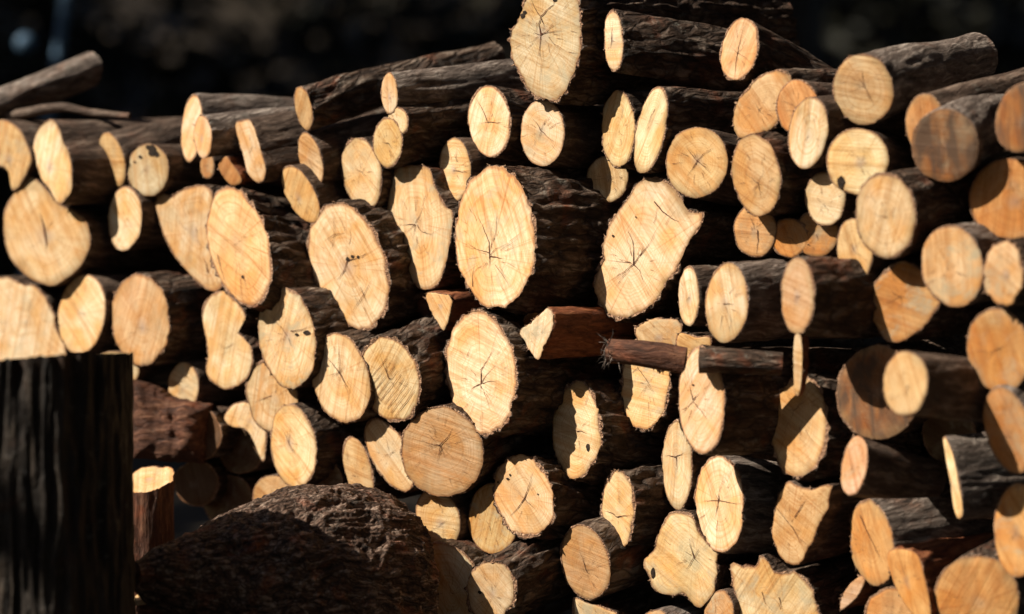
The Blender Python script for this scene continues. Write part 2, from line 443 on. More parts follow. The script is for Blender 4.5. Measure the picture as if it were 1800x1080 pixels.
TREES = [(-7.5, 7.5, 5.4, .20), (-4.6, 9.5, 5.8, .17), (-1.9, 8.4, 5.6, .15), (1.2, 10.2, 5.8, .19), (3.6, 8.2, 5.6, .16), (-9.5, 11., 6, .22), (-3.4, 13.5, 6.2, .2),
         (.9, 14.5, 6, .2), (4.6, 13., 6, .22), (-7, 15.5, 6.4, .24), (-11.5, 7.4, 6, .2), (7.2, 10.5, 6, .2), (8.0, 15.5, 6, .2)]
TREES += [(2.6, 1.2, 4.2, .2), (1.6, -2.4, 4.4, .2), (4.8, -1., 4.4, .2), (5.5, 3.8, 4.4, .2), (-1.2, -5.5, 4.6, .2), (3.2, -6., 5, .2), (-4.6, -7., 5, .2), (2.9, 5.9, 4.6, .14),  # unseen trees added to block sky fill on the stack
          (-7.6, 1.6, 2.7, .16), (-7.2, -2.0, 2.8, .16), (-6.6, 5.0, 2.7, .15), (-5.4, -4.6, 2.8, .16), (-8.6, 4., 3., .2), (1.6, 2.6, 6.6, .2), (-.6, -4.4, 2.7, .15), (4.6, -3.5, 2.6, .15), (5.8, .6, 2.6, .15), (6.2, 5., 2.8, .15), (-1.5, -1., 7.2, .2), (-9, -4.5, 3.2, .2)]
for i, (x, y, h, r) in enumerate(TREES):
    o = tree(x, y, h, r, 'dark broadleaf tree behind the log stack, crown added for shade', 40 + i)
    if i >= 13: tag(o, 'unseen leafy tree added outside the picture to block sky light', 'tree', 'added trees blocking sky light')
def undergrowth():
    vs, fs = [], []; rg = random.Random(5)
    for _ in range(150):
        y = rg.uniform(10, 17); x = rg.uniform(-8, 8) * y / 10
        leaf_cloud(vs, fs, rg, (x, y, max(0, y - 9) ** 1.25 * .22 + rg.uniform(.1, .9)), (.8, .6, .7), 210, .10)
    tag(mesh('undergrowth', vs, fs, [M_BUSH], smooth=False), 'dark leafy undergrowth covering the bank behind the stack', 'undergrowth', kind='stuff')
undergrowth()

def blue_spot():  # added rod and ball stand in for a blurred blue highlight
    m = NT('blue_highlight_colour'); mat = m.out(m.mix(m.noise(m.n('TexCoord').outputs['Object'], 20.), c4(.05, .10, .17), c4(.09, .15, .22)), rough=.5)
    a = CM @ (ray(48, 78) * 7.2); root = link('blue_spot', None); root.location = a
    tag(root, 'added blue leaning post with round knob, blurred in the dark top left', 'standin')
    b = CM @ (ray(125, -60) * 7.2) - a; d = b.normalized(); s1 = d.cross(Vector((0, 1, 0))).normalized(); s2 = d.cross(s1)
    vs, fs = [], []
    foot = -a.z / d.z * -1
    c0 = Vector((-.1, 0, -a.z))
    for i in range(9):
        c = c0.lerp(b, i / 8)
        for k in range(12):
            w_ = .5236 * k; vs.append(c + s1 * .018 * math.cos(w_) + s2 * .018 * math.sin(w_))
    for i in range(8):
        for k in range(12):
            p, q = i * 12 + k, i * 12 + (k + 1) % 12; fs.append((p, q, q + 12, p + 12))
    mesh('spot_streak', vs, fs, [mat], root)
    vs, fs = [], []
    for i in range(9):
        t = math.pi * i / 8
        for k in range(14):
            w_ = 6.2832 * k / 14; vs.append(Vector((.03 * math.sin(t) * math.cos(w_), -.03 + .03 * math.sin(t) * math.sin(w_), .03 * math.cos(t))))
    for i in range(8):
        for k in range(14):
            p, q = i * 14 + k, i * 14 + (k + 1) % 14; fs.append((p, q, q + 14, p + 14))
    mesh('knob', vs, fs, [mat], root)
blue_spot()

# ------------------------------------------------------------------ the stack
# --- upper left
log('weathered grey log without visible cut face, at the far top left corner', E(-95, 222, 22, 32), th=66, ph=21, dd=-0.007, bark='grey', L=.27)
log('blurred face with an orange top and pale lower half, cut by the left edge', [(-10, 213), (12, 211), (32, 226), (46, 250), (55, 280), (48, 302), (32, 330), (20, 335), (14, 303), (-2, 292), (-22, 284), (-32, 240)], th=50, ph=3, dd=0.017, tone='tan')
log('tall wavy pale face above the heart-shaped log, grey bark running right', [(88, 210), (103, 224), (112, 250), (123, 275), (127, 330), (116, 350), (102, 360), (86, 335), (70, 312), (60, 282), (57, 255), (66, 228)], th=58, ph=2, dd=-0.02, tone='cream', bark='smooth', L=.26)
log('heart-shaped cut face with two grey hearts and a dark slit between them', [(5, 395), (8, 365), (25, 338), (52, 311), (78, 330), (102, 358), (126, 369), (150, 388), (159, 415), (157, 440), (140, 470), (116, 490), (90, 503), (60, 495), (33, 475), (12, 440)], th=36, ph=2, dd=0.006, tone='pale', pith=(80, 415),
    cracks=[[3.2, (80, 412), (76, 392), (70, 375)], [3., (80, 412), (82, 428), (81, 440)]], holes=())
log('big washed-out pale face at the left edge above the dark stump', [(-40, 500), (0, 488), (18, 489), (45, 500), (62, 505), (85, 530), (96, 550), (101, 580), (116, 632), (60, 652), (-20, 655), (-50, 570)], th=40, dd=0.043, tone='cream', cracks=1, bark='rough', jag=1.5)
log('pale oval face right of the big washed-out one, under the heart shape', E(143, 553, 42, 71, 8), dd=0.013, tone='cream', cracks=1, ph=3)
log('ragged-edged oval with a tan stained top, just above the dark stump corner', E(246, 562, 52, 81, -3), dd=-0.017, tone='tan', bark='rough', jag=2, ph=6, cracks=1)
log('small narrow face with a grey bent branch-like body rising to the right', E(197, 281, 21, 49, -15), ph=17, dd=0.02, tone='tan', bark='smooth', L=.25, th=62, taper=-.2)
log('rotten round face with dark hollows in its top, left of the paired thin faces', E(260, 299, 37, 47), dd=0.004, tone='grey', bark='smooth', ph=3, holes=[(268, 266, 10, 1.2), (261, 259, 6, .8), (247, 276, 4, .9), (276, 272, 6, .8), (237, 285, 3, .6)], cracks=1, checks=10)
log('thin tall face of the paired slim logs, the one behind', E(336, 226, 18, 61, 5), th=64, ph=3, dd=0.027, tone='cream', bark='grey', L=.20, cracks=0, checks=3)
log('small pale face overlapping the thin tall one behind it', E(356, 241, 16, 39, -3), th=64, ph=9, dd=-0.032, tone='cream', bark='grey', L=.19, cracks=0, checks=3)
log('tiny orange stub face under the paired slim logs', E(364, 293, 13, 23), dd=0.017, tone='orange', cracks=0)
log('small tan slanted split end right of the tiny orange stub', [(395, 275), (403, 281), (425, 316), (407, 326), (389, 307), (383, 288)], dd=-0.023, tone='orange', bark='split', jag=.3, cracks=0, checks=2, name='split_log')
log('narrow slanted face with torn top before a thick dark smooth log', [(425, 211), (438, 212), (447, 228), (460, 270), (467, 300), (463, 318), (450, 321), (435, 305), (425, 270), (416, 238), (413, 218)], th=62, ph=9, dd=-0.023, tone='pale', bark='smooth', taper=.2, L=.3, jag=1.2)
log('narrow bright face of the long knotty dark log rising along the top left', E(533, 191, 15, 40, -12), th=66, ph=17, dd=-0.023, tone='tan', bark='rough', L=.36, taper=-.25, bend=(.0, .012), cracks=0)
log('narrow pale face of the straight grey-brown log left of the biggest top log', E(684, 165, 15, 37, -2), th=66, ph=8, dd=-0.033, tone='pale', bark='grey', L=.30, taper=-.05, bend=(0, 0), cracks=0)
log('slim orange-brown face with a smooth bare trunk rising right to the middle', E(545, 280, 20, 49, -15), th=62, ph=17, dd=0.002, tone='tan', bark='smooth', L=.30, bend=(0, 0), cracks=1)
log('tilted plain orange oval between two large leaning faces', E(528, 342, 25, 56, -28), dd=-0.017, tone='tan', cracks=1, ph=10)
log('leaning oval with a small grey star knot, left of the log with bent bark', E(635, 304, 35, 64, -10), dd=0.006, tone='pale', cracks=3, ph=6, bark='rough')
log('pale oval end of the knotty dark branch running right at mid top', E(681, 251, 26, 44), th=58, ph=8, dd=-0.022, tone='pale', bark='rough', L=.24, bend=(0, .02), cracks=[[(683, 252), (672, 250)], [(683, 252), (690, 262)]])
log('half-hidden pale log end peeking over the knotty dark branch', E(698, 216, 19, 27), th=60, ph=10, dd=-0.033, tone='cream', bark='rough', L=.22, cracks=0)
log('half-shaded oval lit only along its right side, below the knotty branch', E(799, 299, 28, 56, -2), ph=3, dd=0.007, tone='pale', cracks=[[.8, (797, 300), (815, 302), (822, 304)], [(805, 285), (798, 270)]])
log('oval with arched rings and a hooked red crack, left of the ringless pale one', E(860, 213, 38, 63, -3), ph=-6, dd=0.022, tone='cream', bark='rough', L=.3, pith=(858, 215),
    cracks=[[1., (857, 213), (850, 196), (842, 180), (836, 172)], [1.2, (857, 215), (872, 216), (884, 216)], [.6, (857, 215), (843, 218)], [.5, (886, 222), (896, 226)]])
log('pale oval tucked under the biggest top log, with a small star crack', E(953, 233, 39, 59), ph=-2, dd=0.013, tone='cream', bark='smooth', pith=(952, 230),
    cracks=[[1., (952, 230), (944, 217), (934, 206)], [1., (952, 230), (962, 240), (974, 250)], [.7, (952, 230), (955, 215)], [.8, (952, 230), (947, 248)], [.7, (966, 226), (978, 218), (990, 214)], [.5, (918, 240), (930, 236)]])
log('biggest log on top of the stack, weathered face with black forked cracks', [(917, 8), (935, -14), (965, -28), (1000, -22), (1015, 0), (1021, 30), (1022, 72), (1015, 115), (1001, 148), (986, 168), (965, 178), (935, 165), (911, 132), (898, 103), (893, 78), (898, 55), (908, 38), (913, 22)],
    th=52, ph=4, dd=-0.01, tone='grey', bark='deep', L=.50, jag=2.2, taper=-.12, pith=(951, 62),
    cracks=[[1.6, (951, 60), (948, 42), (951, 30), (940, 14), (932, -5)], [1.5, (951, 30), (962, 18), (974, 8), (978, -8)], [1.6, (951, 60), (962, 57), (988, 54)], [1.3, (951, 60), (950, 80), (946, 100)], [1., (951, 32), (957, 44), (953, 58)], [1., (944, 40), (943, 58)], [.8, (950, 62), (940, 58), (936, 62)], [.7, (965, 65), (975, 78), (982, 88)], [.7, (965, 80), (967, 98)], [.6, (1004, 55), (1020, 58)], [.6, (1000, 92), (1020, 95)]],
    holes=[(919, 28, 5, 1), (923, 22, 4, .8), (976, 0, 5, .7)], checks=26)
log('tall thin pink-white face directly right of the biggest top log', E(1078, 72, 17, 55, -2), th=66, ph=-5, dd=-0.02, tone='cream', bark='rough', L=.30, taper=.05, pith=(1076, 70),
    cracks=[[1., (1076, 70), (1076, 55), (1078, 38)], [1., (1076, 70), (1074, 88)], [.7, (1076, 72), (1082, 73)]], checks=3)
log('slanted orange-tinted oval with a long upright crack, top of the stack right of centre', E(1299, 87, 33, 57, 12), ph=-19, dd=0, tone='tan', bark='rough', L=.27, th=58, taper=-.35, pith=(1297, 95),
    cracks=[[1., (1297, 94), (1302, 70), (1309, 45)], [1.1, (1297, 94), (1294, 115), (1292, 138)], [.7, (1297, 94), (1306, 98), (1318, 108)], [.6, (1297, 94), (1314, 78)], [.5, (1297, 94), (1280, 78)]])
log('oval with its left half in shadow beside the slanted long pale face', E(1086, 228, 30, 69), ph=0, dd=0.026, tone='pale', bark='rough', jag=1.4, cracks=1)
log('long slanted pale spindle face with a dark notch of shade on its top', E(1143, 230, 26, 79, 12), th=60, ph=1, dd=-0.017, tone='cream', bark='rough', L=.30, pith=(1145, 215), cracks=[[.8, (1152, 192), (1143, 210), (1134, 232)]], checks=4)
log('round tan face with red star crack left of centre right, beneath the dark bark', E(1225, 286, 55, 63), th=36, ph=-6, dd=-0.023, tone='tan', bark='smooth', pith=(1226, 283),
    cracks=[[1., (1226, 283), (1214, 270), (1206, 258)], [1.1, (1226, 283), (1218, 297), (1207, 312)], [1., (1226, 283), (1240, 295), (1250, 306)], [.8, (1226, 283), (1238, 270), (1250, 262)], [.6, (1210, 275), (1196, 268)], [.6, (1182, 288), (1200, 286)], [.5, (1226, 283), (1224, 262)]])
log('rugged-edged tan log end with white heart, under the slanted top oval', [(1373, 122), (1388, 130), (1392, 148), (1390, 175), (1376, 205), (1360, 226), (1330, 240), (1303, 246), (1289, 230), (1286, 205), (1300, 170), (1320, 145), (1345, 128)], th=45, dd=-0.013, tone='tan', bark='rough', pith=(1335, 195), jag=1.5, cracks=3)
log('orange face with a brown stained top, behind the taller cream one', E(1401, 188, 38, 48), dd=-0.023, tone='orange', bark='smooth', cracks=1, ph=2)
log('tall cream oval in front of the brown-topped orange face', E(1420, 234, 35, 64, 8), dd=-0.05, tone='cream', bark='smooth', cracks=1)
log('round smooth face of the lone log projecting up against the dark, top right', E(1517, 158, 53, 63, -8), th=42, ph=19, dd=-0.033, tone='tan', bark='grey', L=.36, pith=(1518, 150), taper=-.25, cracks=[[.8, (1518, 150), (1517, 125)], [.7, (1518, 150), (1530, 170), (1538, 190)], [.6, (1518, 152), (1500, 148)]])
log('half-hidden orange end behind the dark brown striped round face', E(1624, 214, 34, 50, 5), dd=-0.023, tone='orange', bark='smooth', cracks=0, ph=15, L=.3)
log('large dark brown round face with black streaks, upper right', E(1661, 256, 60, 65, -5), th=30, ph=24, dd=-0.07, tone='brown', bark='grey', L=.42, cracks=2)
log('brown face with dark heart and orange rim, cut by the right edge high up', E(1795, 208, 45, 62, 15), th=40, dd=-0.047, tone='brown', bark='smooth', cracks=1, ph=10)
log('leaning oval with greyish radial rays, right of the round star-cracked tan face', E(1329, 308, 43, 73, -8), th=48, dd=-0.05, tone='tan', bark='rough', pith=(1333, 322), cracks=3, checks=18)
log('large roundish cream face with a small black knot at its lower left', E(1507, 284, 55, 59, 10), dd=-0.05, tone='cream', bark='smooth', holes=[(1478, 320, 6, 1.6)], cracks=0, ph=0)
log('small bright oval bitten by a round shadow, under the cream face with knot', E(1450, 350, 36, 48, -5), dd=-0.023, tone='cream', bark='smooth', cracks=1)
log('big smooth oval with faint cracks, its right-hand bark lit grey on top', E(1557, 380, 54, 77, -3), dd=-0.114, tone='pale', bark='rough', L=.35, ph=12, cracks=2)
log('small oval half covered by the big smooth oval above it', E(1502, 440, 32, 56, -5), dd=-0.076, tone='tan', bark='smooth', cracks=2)
log('round orange end with a dark upright split, under the leaning rayed oval', E(1327, 406, 38, 47), dd=-0.013, tone='orange', bark='smooth', cracks=[[1.6, (1332, 405), (1333, 425), (1330, 448)], [.8, (1325, 395), (1318, 380)], [.8, (1330, 400), (1345, 388)]], checks=16)
log('orange end in deep shade left of the bitten bright oval, only its foot lit', E(1388, 418, 34, 35), dd=-0.01, tone='orange', bark='rough', cracks=2)
log('orange end lit in its lower part, between shaded end and big smooth oval', E(1436, 410, 38, 43), dd=-0.007, tone='orange', bark='smooth', cracks=2)
log('round end almost wholly in shade with a thin lit crescent at right', E(1068, 315, 37, 41), dd=0.068, tone='pale', bark='smooth', cracks=1)

# --- middle
log('largest oval face in the middle, dark star crack and rugged black bark', E(870, 418, 72, 126, -1), th=54, ph=-4, dd=-0.065, tone='pale', bark='deep', L=.34, jag=2, pith=(861, 450),
    cracks=[[1.3, (861, 450), (860, 425), (848, 395), (838, 376)], [1.8, (861, 450), (872, 452), (885, 455)], [1.5, (861, 450), (861, 462), (860, 473)], [1., (861, 450), (872, 438), (893, 429)], [1., (832, 505), (831, 485), (836, 458)], [.8, (861, 445), (845, 440), (820, 435)], [.6, (868, 425), (873, 400), (874, 372)], [.6, (880, 440), (905, 425), (930, 400)], [.8, (870, 465), (885, 485), (896, 504)], [.5, (856, 462), (845, 478)]], checks=24)
log('tall face with narrow flat top and spiral-like crack, left of the largest oval', [(700, 294), (728, 291), (754, 294), (765, 330), (783, 362), (795, 374), (794, 410), (785, 460), (771, 498), (752, 511), (730, 502), (702, 462), (684, 405), (680, 350), (690, 312)], th=52, ph=2, dd=-0.008, tone='pale', bark='rough', pith=(731, 392),
    cracks=[[1.2, (731, 392), (738, 380), (745, 365)], [1.1, (731, 395), (716, 395), (698, 396)], [1., (731, 395), (722, 402), (715, 410)], [1., (731, 395), (728, 410), (726, 422)], [.9, (733, 395), (742, 408), (758, 412), (775, 402)], [.5, (748, 345), (741, 370)]])
log('large leaning oval with two hearts and a black knot hole between them', E(613, 468, 67, 115, -17), th=48, ph=10, dd=-0.032, tone='pale', bark='deep', pith=(611, 470), jag=1.2,
    cracks=[[1.8, (611, 458), (607, 472), (598, 487), (593, 492)], [1.4, (611, 458), (625, 455), (645, 446)], [.9, (588, 412), (571, 424)], [.9, (588, 412), (608, 410)], [.9, (588, 412), (587, 385)], [.8, (588, 412), (584, 440)], [1., (640, 518), (628, 535), (620, 548)], [1., (640, 518), (655, 490)], [.8, (640, 518), (632, 500)], [.6, (640, 518), (648, 538)]], holes=[(612, 456, 5, .8), (620, 451, 4, .8), (630, 452, 3, .9)], checks=18)
log('large leaning orange oval with a white streak down its right side', E(420, 433, 54, 107, -14), th=54, ph=-10, dd=-0.048, tone='tan', bark='deep', L=.32, pith=(415, 425), cracks=[[1.2, (383, 448), (390, 475), (398, 500)], [.8, (412, 432), (420, 426)]], holes=[(427, 487, 3, 1)])
log('wide uneven pale face with a wavy left top, behind the white-streaked orange oval', [(270, 356), (284, 340), (300, 345), (311, 338), (331, 330), (362, 328), (374, 345), (370, 380), (372, 420), (380, 460), (397, 488), (386, 510), (366, 510), (331, 481), (300, 441), (281, 401)], th=42, ph=4, dd=0.003, tone='pale', pith=(340, 410), cracks=[[1.8, (365, 480), (363, 465), (360, 455)], [.7, (345, 400), (348, 430)]], bark='rough')
log('crescent-lit end half in shadow, left of the wide uneven pale face', E(219, 385, 30, 57, 3), dd=0.01, tone='cream', cracks=0)
log('thin pale sliver of an end squeezed left of the two-hearted oval', E(536, 487, 10, 34, -15), dd=-.0, tone='pale', cracks=0, checks=1, L=.05, th=30)
log('huge slanted face with curved slit near its shaded top and red star crack', [(1124, 318), (1150, 312), (1180, 325), (1197, 345), (1212, 368), (1236, 376), (1228, 400), (1211, 430), (1196, 460), (1186, 480), (1166, 510), (1150, 535), (1121, 552), (1095, 561), (1068, 553), (1050, 530), (1042, 505), (1045, 485), (1055, 460), (1063, 412), (1080, 380), (1100, 352), (1113, 332)],
    th=44, ph=-2, dd=-0.005, tone='pale', bark='deep', L=.36, jag=1.6, pith=(1114, 465),
    cracks=[[1.6, (1114, 465), (1114, 445), (1113, 425), (1103, 403)], [1.5, (1114, 465), (1128, 445), (1132, 430)], [1., (1125, 450), (1145, 425), (1156, 398)], [1.4, (1114, 465), (1124, 475), (1132, 497)], [1.1, (1114, 465), (1100, 475), (1090, 495)], [.8, (1110, 462), (1090, 460), (1062, 457)], [2., (1150, 355), (1165, 372), (1180, 383), (1194, 390)], [.6, (1090, 495), (1080, 510)], [.6, (1085, 450), (1070, 446)]], holes=[(1078, 415, 2.5, .8), (1118, 382, 1.5, 1)], checks=20)
log('slimmer of the two neighbouring pale ovals under the huge slanted face', E(1210, 521, 19, 54), th=62, ph=3, dd=-0.017, tone='cream', bark='smooth', cracks=[[.7, (1212, 523), (1206, 530)]], checks=2)
log('broader of the two neighbouring pale ovals, white heart and short crack', E(1277, 533, 38, 71, 3), th=56, ph=3, dd=-0.09, tone='cream', bark='grey', L=.3, pith=(1273, 534), cracks=[[1.1, (1272, 534), (1292, 535)], [1., (1270, 555), (1266, 580)], [.5, (1285, 560), (1287, 585)]])
log('greyish pink blurred oval standing forward right of the broad pale oval', E(1401, 520, 30, 68), th=58, dd=-0.17, tone='pink', bark='rough', L=.26, cracks=2, ph=0)
log('angular orange face with a dark starry heart, half shaded at top right', [(1575, 460), (1605, 466), (1640, 490), (1653, 530), (1632, 566), (1592, 598), (1560, 602), (1540, 575), (1519, 545), (1522, 520), (1540, 492)], th=38, dd=-0.07, tone='orange', bark='rough', pith=(1583, 522), cracks=5)
log('large round-topped face with a grey stain, left of the two-lobed blurred end', E(1674, 468, 55, 73, -10), dd=-0.1, tone='tan', bark='grey', th=40, cracks=1)
log('blurred narrow face with ragged right bark next to the right edge', E(1764, 482, 35, 58), dd=-0.113, tone='tan', bark='rough', jag=3, cracks=1)
log('big orange face at the right edge, shaded above a straight shadow line', E(1775, 350, 72, 72), th=34, dd=-0.023, tone='orange', bark='smooth', cracks=1)
log('orange oval with ring pattern at the right edge, below the ragged blurred one', E(1755, 616, 55, 76, -10), dd=-0.09, tone='orange', bark='smooth', th=42, cracks=2)
log('large wide face coloured brown for shade, behind a small bright oval, right side', E(1543, 691, 74, 84, 5), th=27, dd=-0.07, tone='brown', bark='rough', cracks=4, checks=22)  # brown tone stands in for the shade on this face
log('small bright oval standing in front of the big shaded face', E(1591, 674, 40, 58, 3), th=50, ph=-4, dd=-0.2, tone='tan', bark='smooth', L=.3, cracks=2)
log('upright oval with a dark shadow bite in its upper part, right of centre', E(1404, 750, 51, 90, 3), th=56, ph=-6, dd=-0.035, tone='tan', bark='deep', pith=(1397, 722), cracks=[[1., (1397, 722), (1406, 712), (1417, 703)], [.8, (1397, 722), (1384, 720)], [.7, (1397, 722), (1388, 742)], [.8, (1407, 750), (1407, 775)]], L=.20)
log('thin pale upright piece for a lit strip below the greyish pink oval', [(1397, 588), (1408, 590), (1411, 640), (1406, 692), (1397, 690), (1394, 640)], dd=-.10, tone='cream', bark='split', L=.035, th=30, cracks=0, checks=0, jag=.5, name='split_log')  # added piece stands in for a lit spike between shadows
log('small pinkish leaning oval in shade below the large shaded face', E(1501, 819, 23, 54, 9), th=60, ph=-14, dd=-0.113, tone='pink', bark='smooth', L=.16, taper=-.4, cracks=0)
log('orange leaning face with curved cracks at the right edge, mid height', E(1773, 757, 41, 79, -16), dd=-0.093, tone='orange', bark='grey', ph=18, cracks=2)
log('thin pale split edge seen nearly end-on, beside grey wood at the right', [(1656, 765), (1664, 772), (1676, 802), (1688, 860), (1692, 903), (1683, 913), (1676, 895), (1670, 850), (1662, 805)], th=62, ph=2, dd=-0.04, tone='cream', bark='grey', jag=.3, L=.26, cracks=0, checks=0, taper=.1, name='split_log')
log('brown oval in half shade at the right edge near the bottom', E(1790, 933, 44, 84), dd=-0.066, tone='orange', bark='smooth', cracks=1)

# --- lower middle and left
log('lumpy pale face with a waist, right of the ragged-edged stained oval', [(386, 512), (402, 518), (420, 535), (432, 560), (419, 582), (431, 597), (443, 617), (441, 650), (426, 675), (400, 687), (376, 677), (362, 656), (364, 630), (362, 600), (355, 562), (360, 530)], th=48, dd=-0.013, tone='cream', bark='rough', pith=(398, 612), cracks=2)
log('large pale oval with a dark notch on its right side', E(504, 594, 50, 91, -8), dd=-0.068, tone='pale', bark='rough', pith=(505, 590), jag=1.3, cracks=[[1.3, (512, 582), (530, 580), (548, 572)], [.8, (505, 590), (495, 575), (478, 560)], [.8, (508, 595), (515, 615)]], holes=[(540, 585, 9, .45), (522, 588, 5, .5)])  # flat dark patches drawn near the right side
log('oval with a notched top left and a dark long crack, left of the stripe-sawn one', E(599, 667, 51, 82, -12), dd=-0.078, tone='pale', bark='rough', jag=1.6, pith=(597, 655),
    cracks=[[1.4, (597, 655), (585, 640), (570, 620)], [1.4, (597, 655), (606, 672), (611, 682)], [.9, (597, 655), (596, 620), (595, 592)], [.8, (597, 655), (610, 640)], [.7, (597, 655), (570, 662)]], holes=[(566, 618, 6, 1.6)])
log('oval with bold diagonal saw stripes and a shaded orange upper part', E(685, 666, 53, 77, -14), th=46, ph=20, dd=-0.092, tone='pale', bark='deep', L=.3, pith=(684, 664), cracks=[[1.2, (685, 666), (676, 645), (670, 628)], [1., (684, 666), (694, 664)]] + [[-.9, (644 + q * 6.2, 676 + q * 7), (680 + q * 6.2, 630 + q * 7)] for q in range(9)])
log('big oval with a forked S-shaped crack, centre of the stack', E(845, 655, 63, 110, -6), th=52, ph=-4, dd=-0.075, tone='pale', bark='deep', L=.33, pith=(846, 675), jag=1.3,
    cracks=[[1.7, (846, 675), (846, 650), (856, 635), (868, 615)], [1.3, (846, 675), (855, 660), (874, 641)], [1.3, (846, 675), (834, 680), (827, 690)], [.8, (846, 678), (852, 690)], [.8, (848, 675), (858, 671), (878, 670)], [.8, (822, 628), (827, 610)], [.5, (846, 680), (845, 700)]], checks=22)
log('split red-brown piece with a small jagged pale end, right of the S-cracked oval', [(961, 541), (972, 549), (971, 575), (961, 602), (945, 633), (932, 624), (925, 605), (912, 585), (926, 574), (942, 560)], th=64, ph=3, dd=-0.075, tone='cream', bark='split', L=.16, jag=2.2, cracks=0, checks=3, taper=-.1, name='split_log')
log('small pale wedge end pointing down between the flat-topped and S-cracked faces', [(750, 517), (772, 516), (790, 520), (793, 545), (780, 580), (768, 567), (754, 540)], dd=-0.04, tone='pale', bark='split', jag=1.5, cracks=0, checks=4, name='split_log')
log('shadowed oval end behind the pale jagged splinter, dark red in colour', E(945, 590, 32, 44), dd=-0.017, tone='brown', bark='rough', cracks=1)
log('oval half hidden behind the notched pale one, with lilac heart', E(478, 700, 45, 67, -14), dd=-0.03, tone='pale', bark='rough', cracks=[[.9, (478, 695), (460, 702), (445, 708)], [.8, (485, 690), (488, 670)]])
log('upright pale oval with faint cross cracks, front of the lower left cluster', E(515, 785, 40, 75, -7), dd=-0.047, tone='pale', bark='rough', pith=(508, 778), cracks=[[.8, (508, 778), (500, 760), (495, 750)], [.8, (508, 778), (512, 745)], [.8, (508, 778), (520, 805)]])
log('pale lit face part tapering down to a point, left of the upright cross-cracked oval', [(392, 736), (406, 714), (432, 705), (452, 728), (468, 758), (467, 795), (461, 813), (447, 782), (431, 756), (408, 752)], dd=-0.013, tone='cream', cracks=0, pith=(443, 742), bark='rough')  # outline keeps only the lit part, the shadow edge is in its shape
log('small round end just above the left slope of the bark-covered foreground log', E(478, 873, 35, 38), dd=-0.023, tone='tan', cracks=1)
log('narrow leaning end rising behind the crest of the foreground log', E(629, 826, 24, 60, -14), dd=-0.04, tone='tan', cracks=1, bark='rough')
log('leaning oval with broad saw marks, tucked left of the wide round tan face', E(685, 800, 33, 72, -28), dd=-0.057, tone='pale', bark='rough', cracks=2)
log('wide round tan face with a Y-shaped crack, above the foreground log', E(777, 795, 74, 80, -20), th=36, ph=20, dd=-0.075, tone='tan', bark='rough', L=.3, pith=(773, 782), jag=1.2,
    cracks=[[1.3, (774, 782), (788, 768), (797, 752)], [1.2, (774, 782), (762, 782), (750, 784)], [1.3, (774, 782), (774, 795), (770, 803)], [.9, (775, 785), (782, 805)], [.6, (800, 780), (818, 772)]], checks=20)
log('plain oval under the wide round tan face, right of the foreground log crest', E(770, 912, 38, 54, -20), dd=-0.043, tone='pale', cracks=2)
log('tan end with a shaded jagged top, between the plain oval and dark-hearted oval', E(866, 912, 44, 63), dd=-0.04, tone='tan', cracks=1)
log('oval with a brown round heart and a long black crack, below the S-cracked one', E(921, 873, 52, 75, -14), th=46, ph=-8, dd=-0.06, tone='pale', bark='deep', L=.26, pith=(924, 875), jag=1.6, cracks=[[1.6, (922, 877), (928, 860), (935, 840)], [1.6, (922, 877), (912, 892), (897, 908)], [1., (922, 877), (938, 893)], [.6, (922, 877), (910, 866)]], holes=[(893, 842, 3, .6), (876, 848, 2, 1), (946, 869, 1.5, 1), (897, 835, 2, 1)])
log('oval with its left half deep in shadow, ragged top and knot near its foot', E(1013, 757, 44, 86), th=56, ph=-5, dd=-0.02, tone='pale', bark='deep', L=.34, jag=2, pith=(1016, 758), cracks=[[1.3, (1014, 759), (1023, 758), (1032, 762)], [.8, (1014, 757), (1006, 756)], [.6, (1014, 755), (1012, 735)]], holes=[(1034, 786, 4, 1.6)])
log('pointed oval beneath the frayed horizontal stick, with straight fine saw marks', E(1134, 672, 44, 87, 5), th=54, ph=0, dd=0.01, tone='pale', bark='deep', jag=1.6, cracks=[[.8, (1120, 645), (1135, 665), (1150, 690)], [.8, (1112, 655), (1125, 645)]])
log('tall bright face with a grey heart and crossed red cracks, right of the pointed oval', E(1233, 704, 41, 96, -2), th=56, ph=-2, dd=-0.104, tone='cream', bark='rough', pith=(1219, 704),
    cracks=[[1.2, (1219, 704), (1215, 688), (1212, 672)], [1.2, (1219, 704), (1230, 690)], [1.2, (1219, 706), (1233, 722), (1246, 740)], [1., (1219, 706), (1208, 716), (1202, 725)]], holes=[(1219, 677, 3, .5)])
log('narrow bright face with a T-shaped crack, partly behind the tall grey-hearted one', E(1190, 818, 27, 80, 0), th=60, dd=0.005, tone='cream', bark='rough', pith=(1188, 803), cracks=[[1.2, (1188, 803), (1176, 801), (1168, 802)], [1.2, (1188, 803), (1204, 796)], [1.2, (1189, 803), (1191, 830)]], checks=3)
log('upright oval with a red star in its heart, grey bark along its top right', E(1264, 887, 44, 86, -3), th=54, ph=-6, dd=-0.018, tone='cream', bark='grey', L=.3, pith=(1264, 880), jag=1.4,
    cracks=[[1.1, (1264, 880), (1264, 868), (1274, 832)], [1.2, (1264, 880), (1261, 897), (1257, 912)], [1., (1264, 880), (1235, 881)], [.9, (1264, 880), (1290, 885), (1310, 887)], [.8, (1264, 880), (1258, 868)], [.7, (1240, 905), (1225, 915)]])
